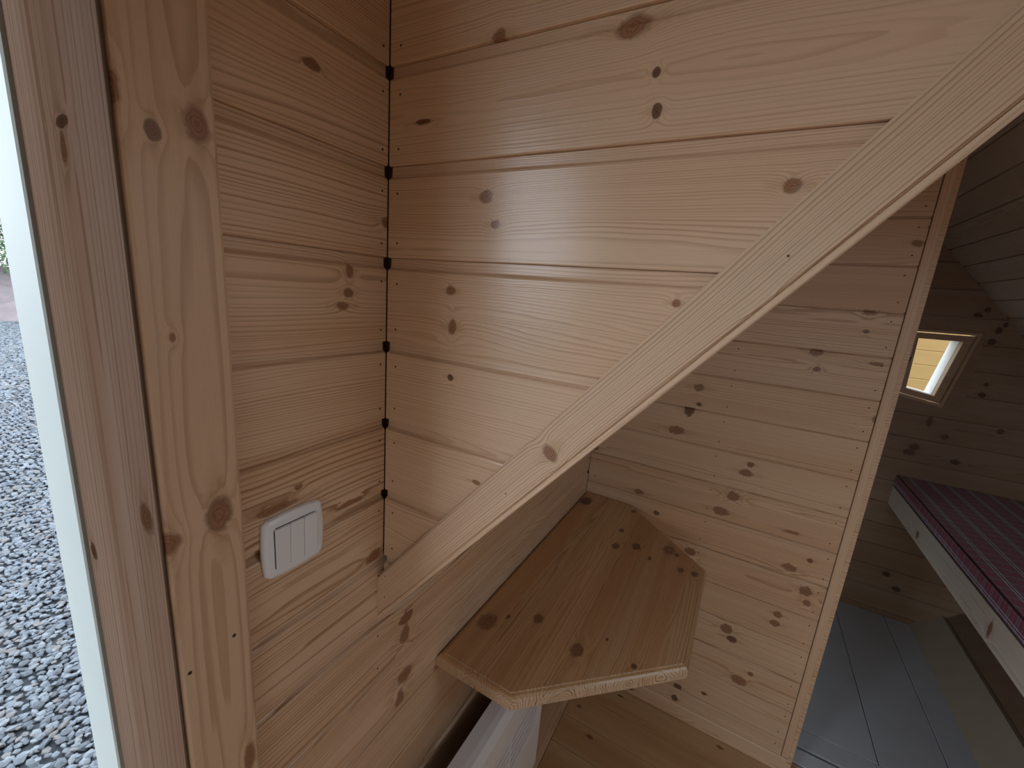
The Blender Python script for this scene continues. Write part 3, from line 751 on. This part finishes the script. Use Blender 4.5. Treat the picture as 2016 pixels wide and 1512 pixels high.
link('rocker_gap', loft_me('rocker_gap', [plate_outline(.0292, .0290, 0), plate_outline(.0292, .0290, 0)], [.0092, .00985]), M_GAP, sw)
for i, yc in enumerate((-.0190, 0, .0190)):
    rk = bmesh.new(); bmesh.ops.create_cube(rk, size=1)
    for v in rk.verts:
        top = v.co.x > 0
        v.co = Vector((.0096 if not top else (.0142 if v.co.z > 0 else .0118), sy + yc + v.co.y * .01865, sz + v.co.z * .0568))
    bmesh.ops.bevel(rk, geom=rk.edges[:], offset=.0009, segments=2, affect='EDGES', profile=.5)
    me = bpy.data.meshes.new('rocker'); rk.to_mesh(me); rk.free(); link('rocker', me, M_WHITE, sw)

# ---- bed and mattress --------------------------------------------------------------------------------
bz = ZC - .872; bx = 1.30; by0, by1 = .95, Y_D - .002
bed = empty('bed_frame', ((bx + XR) / 2, 2, 0)); tag(bed, 'raised pale wooden bed frame carrying the plaid mattress', 'bed')
M_RAIL = pine('pale_rail', [(1.12, .05, .010, .03, .5), (.45, .04, .012, .02, .4)], sp=.006, contrast=.3, red=.2, value=1.0, width=.1, pale=(.74, .68, .60), mid=(.62, .54, .44))
link('side_rail', board_me('side_rail', [(0, -.03), (0, -.002), (.002, 0), (.103, 0), (.105, -.002), (.105, -.03)], 0, by1 - by0), M_RAIL, bed, frame((bx, by1, bz - .105), (0, -1, 0), (0, 0, 1)))
for i in range(12):
    y = by0 + .03 + i * (by1 - by0 - .12) / 11
    link('slat', box_me('slat', (bx + .0302, y, bz - .022), (XR - .001, y + .07, bz - .0005)), M_RAIL, bed)
for (x, y) in ((bx + .032, by0 + .02), (bx + .032, 1.45)):
    pass
link('leg', box_me('leg', (bx + .031, by0, 0.0005), (bx + .091, by0 + .06, bz - .024), .003), M_RAIL, bed)
link('leg', box_me('leg', (XR - .07, by0, 0.0005), (XR - .01, by0 + .06, bz - .024), .003), M_RAIL, bed)
link('wall_cleat', box_me('wall_cleat', (bx + .031, Y_D - .04, bz - .07), (XR - .001, Y_D - .002, bz - .0225), .002), M_RAIL, bed)
def plaid():
    mt = bpy.data.materials.new('plaid_fabric'); mt.use_nodes = True; t = mt.node_tree; bs = t.nodes['Principled BSDF']; b = NB(t)
    tc = b.n('ShaderNodeTexCoord'); x, y, z = b.sep(tc.outputs['Object'])
    xz = b.math('SUBTRACT', x, z)
    def band(c, per, cen, hw):
        f = b.math('ABSOLUTE', b.math('SUBTRACT', b.math('FRACT', b.math('DIVIDE', c, per)), cen))
        return b.math('LESS_THAN', f, hw / per)
    col = (.25, .021, .085, 1)
    for c, per, k in ((xz, .076, .55), (y, .052, .40)):
        col = b.mix(b.math('MULTIPLY', band(c, per, .75, .0095), k), col, (.035, .020, .060, 1))
    for c, per, k in ((xz, .076, .85), (y, .052, .36)):
        for cen in (.75 - .0050 / per, .75 + .0050 / per):
            col = b.mix(b.math('MULTIPLY', band(c, per, cen, .0017), k), col, (.66, .72, .84, 1))
    for c, per in ((xz, .076), (y, .052)):
        col = b.mix(b.math('MULTIPLY', band(c, per, .25, .0009), .40), col, (.70, .30, .34, 1))
    nz = b.noise(tc.outputs['Object'], 420, 2); f = b.math('ADD', .8, b.math('MULTIPLY', nz, .4))
    t.links.new(b.vmath('MULTIPLY', col, b.comb(f, f, f)), bs.inputs['Base Color'])
    bs.inputs['Roughness'].default_value = .6
    bs.inputs['Sheen Weight'].default_value = .25
    return mt
mat_me = box_me('mattress', (0, 0, 0), (XR - .004 - bx - .002, by1 - by0 - .004, .067), .008, 3)
mo = link('mattress', mat_me, plaid(), None, Matrix.Translation((bx + .002, by0 + .002, bz + .0005)))
M_PIPE = simple('dark_piping', (.02, .014, .022), .6, noise=.1)
for zz in (.004, .0635):
    link('piping', tube_me('piping', [(.003, .004, zz), (.003, by1 - by0 - .008, zz)], .0032), M_PIPE, mo, mo.matrix_basis.copy())
tag(mo, 'thin red tartan plaid mattress with dark side lying on the raised bed', 'mattress')

# ================================================================== OUTSIDE
GZ = -0.22
gnd = struct('ground', box_me('ground', (-60, -40, GZ - .3), (-0.2, 60, GZ - .012)), simple('shaded_gravel_bed', (.030, .036, .045), .9, noise=.6, nscale=28, bump=.6))  # ground colour darkened to paint the shade between the stones
gnd2 = struct('ground_under', box_me('ground_under', (-0.2, -40, GZ - .3), (60, 60, GZ - .012)), simple('soil', (.12, .12, .12), .9, noise=.4, nscale=20))
stone_meshes = []
M_ST = []
for c in ((.058, .070, .086), (.076, .090, .109), (.036, .044, .056), (.102, .116, .133), (.074, .071, .073)):
    M_ST.append(simple('slate_chip', c, .55, noise=.25, nscale=60))
def stone_verts(r, q):
    bm = bmesh.new(); bmesh.ops.create_icosphere(bm, subdivisions=1, radius=1)
    for v in bm.verts:
        f = q.uniform(.72, 1.15); v.co = Vector((v.co.x * f, v.co.y * f * .75, v.co.z * f * .45)) * r
    vs_ = [v.co.copy() for v in bm.verts]; fs = [[v.index for v in f.verts] for f in bm.faces]; bm.free(); return vs_, fs
q = random.Random(3)
protos = [stone_verts(1.0, q) for _ in range(14)]
for i, (pv, pf_) in enumerate(protos):
    me = pyd('gravel_stone', pv, pf_); me.materials.append(M_ST[i % 5]); stone_meshes.append(me)
def visible(x, y):
    p = Vector((x, y, GZ)) - CAM
    a = [sum(RM[i][k] * p[i] for i in range(3)) for k in range(3)]
    if a[2] <= 0: return None
    return 1008 + FPX * a[0] / a[2], 756 + FPX * a[1] / a[2]
cells = []
step = .027
xi = -0.36
while xi > -8.0:
    dens = step if xi > -4.2 else step * 1.5
    yi = -1.1 if xi > -4.2 else -0.6
    while yi < 2.6:
        x, y = xi + q.uniform(-.011, .011), yi + q.uniform(-.011, .011)
        pv = visible(x, y) or (-999, 0)
        inner = -140 < pv[0] < 330
        if inner or q.random() < .75: cells.append((x, y, pv))
        yi += dens
    xi -= dens
xi = -8.0
while xi > -16.6:
    yi = -0.2
    while yi < 4.6:
        x, y = xi + q.uniform(-.02, .02), yi + q.uniform(-.02, .02); pv = visible(x, y)
        if pv and -200 < pv[0] < 330: cells.append((x, y, pv))
        yi += .048
    xi -= .062
inview = sorted([c for c in cells if 4 < c[2][0] < 6 + (c[2][1] - 100) * .137 and c[2][1] < 1510], key=lambda c: -c[0])
near = set(id(c) for c in inview[:300])
vs_, fs = [], []
mats_idx = []
for c in cells:
    r = q.uniform(.015, .026) * (1.0 if c[0] > -4.2 else (1.3 if c[0] > -8 else 1.9)); rot = Matrix.Rotation(q.uniform(0, 6.28), 4, 'Z') @ Matrix.Rotation(q.uniform(-.5, .5), 4, 'X') @ Matrix.Rotation(q.uniform(-.4, .4), 4, 'Y')
    z = GZ - .004 + q.uniform(0, .012)
    i = q.randrange(14)
    if id(c) in near:
        o = bpy.data.objects.new('gravel_stone', stone_meshes[i]); COL.objects.link(o)
        o.matrix_world = Matrix.Translation((c[0], c[1], z)) @ rot @ Matrix.Scale(r, 4)
        tag(o, 'small blue-grey slate chip lying in the gravel just outside the door', 'stone', 'slate chips of the gravel outside the door')
    else:
        k0 = len(vs_); pv, pf_ = protos[i]
        T = Matrix.Translation((c[0], c[1], z)) @ rot @ Matrix.Scale(r, 4)
        vs_ += [T @ p for p in pv]; fs += [[k0 + a for a in f] for f in pf_]; mats_idx += [i % 5] * len(pf_)
me = bpy.data.meshes.new('gravel'); me.from_pydata([tuple(v) for v in vs_], [], fs); me.update()
for mm in M_ST: me.materials.append(mm)
me.polygons.foreach_set('material_index', mats_idx)
go_ = link('gravel', me); tag(go_, 'bed of loose blue-grey slate gravel spreading away from the door', 'gravel', kind='stuff')
# earth bank and shrub beyond the gravel
def bank():
    vs_, fs = [], []; nx, ny = 14, 70; qb = random.Random(5)
    for j in range(ny + 1):
        for i in range(nx + 1):
            t = i / nx; x = -16.6 - 4.5 * t; y = -5 + 20 * j / ny
            z = GZ - .05 + 1.35 * min(1, t * 1.6) ** .8 + (qb.uniform(-.10, .10) if 0 < i else 0)
            vs_.append((x, y, z))
    for j in range(ny):
        for i in range(nx): fs.append([j * (nx + 1) + i, j * (nx + 1) + i + 1, (j + 1) * (nx + 1) + i + 1, (j + 1) * (nx + 1) + i])
    me = pyd('earth_bank', vs_, fs); return me
bk = link('earth_bank', bank(), simple('bare_earth', (.14, .115, .118), .95, noise=.3, nscale=3, bump=.8)); bk['kind'] = 'structure'
M_LEAF = [simple('leaf', c, .6, noise=.25, nscale=8) for c in ((.10, .17, .085), (.15, .22, .12), (.07, .12, .065))]
M_TWIG = simple('twig', (.25, .23, .20), .8, noise=.2)
def shrub(x, y, z, h, wd, n, label):
    e = empty('shrub', (x, y, z)); tag(e, label, 'shrub', 'shrubs on the earth bank')
    qs = random.Random(int(y * 100))
    vs_, fs, mi = [], [], []
    for _ in range(n):
        a = qs.uniform(0, 6.283); rr = wd * math.sqrt(qs.random()); zz = h * qs.random() ** .8
        rr *= math.sqrt(max(.05, 1 - (zz / h) ** 2 * .8))
        c = Vector((x + rr * math.cos(a), y + rr * math.sin(a), z + zz))
        d = Vector((qs.uniform(-1, 1), qs.uniform(-1, 1), qs.uniform(-.3, 1))).normalized(); s = d.orthogonal().normalized()
        L = qs.uniform(.10, .22); ww = qs.uniform(.02, .04); k0 = len(vs_)
        up = d.cross(s) * ww * .4
        vs_ += [c - d * L * .5, c + s * ww + up, c + d * L * .5, c - s * ww + up, c - up * .5]; fs += [[k0, k0 + 1, k0 + 4], [k0 + 1, k0 + 2, k0 + 4], [k0 + 2, k0 + 3, k0 + 4], [k0 + 3, k0, k0 + 4]]
        mi += [qs.randrange(3)] * 4
    me = bpy.data.meshes.new('foliage'); me.from_pydata([tuple(v) for v in vs_], [], fs); me.update()
    for mm in M_LEAF: me.materials.append(mm)
    me.polygons.foreach_set('material_index', mi)
    f = link('foliage', me, None, e); f['kind'] = 'stuff'
    for i in range(7):
        a = i * .9; tip = Vector((x + wd * .7 * math.cos(a), y + wd * .7 * math.sin(a), z + h * .95))
        t = link('stem', tube_me('stem', [(x + .05 * math.cos(a), y + .05 * math.sin(a), z - .3), ((x + tip.x) / 2, (y + tip.y) / 2, z + h * .4), tip], .02, 6), M_TWIG, e)
for (y, h, wd, lab) in ((1.6, 3.2, 1.15, 'leafy green shrub on the earth bank, with a bare twig arching out'), (4.1, 3.6, 1.2, 'tall leafy green shrub on the earth bank beyond the gravel'), (6.6, 3.0, 1.15, 'lower leafy green shrub on the earth bank')):
    shrub(-19.0, y, GZ + 1.20, h, wd, 5200, lab)

# neighbouring plank-clad building seen through the gable window
nbx = empty('plank_building', (2.0, 5.2, GZ)); tag(nbx, 'yellow-stained plank wall of the neighbouring hut seen through the small window', 'building')
M_NB = []
for i in range(26):
    z0 = GZ + i * .118
    o = link('plank', board_me('plank', vee(.118, .004, .03), 0, 5.4), None, nbx, frame((0.3, 4.6, z0), (1, 0, 0), (0, 0, 1)))
    mt = bpy.data.materials.new('stained_plank'); mt.use_nodes = True
    t = mt.node_tree; b = NB(t); bs = t.nodes['Principled BSDF']; tc = b.n('ShaderNodeTexCoord')
    s = b.vmath('ADD', b.vmath('MULTIPLY', tc.outputs['Object'], (1.5, 40, 40)), (i * 3.1, 0, 0)); nz = b.noise(s, 1, 3)
    vo = b.noise(b.vmath('ADD', b.vmath('MULTIPLY', tc.outputs['Object'], (7, 16, 1)), (i * 5.3, 0, 0)), 1, 1)
    col = b.mix(nz, (.36, .215, .065, 1), (.30, .165, .042, 1)); col = b.mix(b.sstep(vo, .70, .76), col, (.08, .035, .018, 1))
    t.links.new(col, bs.inputs['Base Color']); bs.inputs['Roughness'].default_value = .55
    o.data.materials.append(mt)
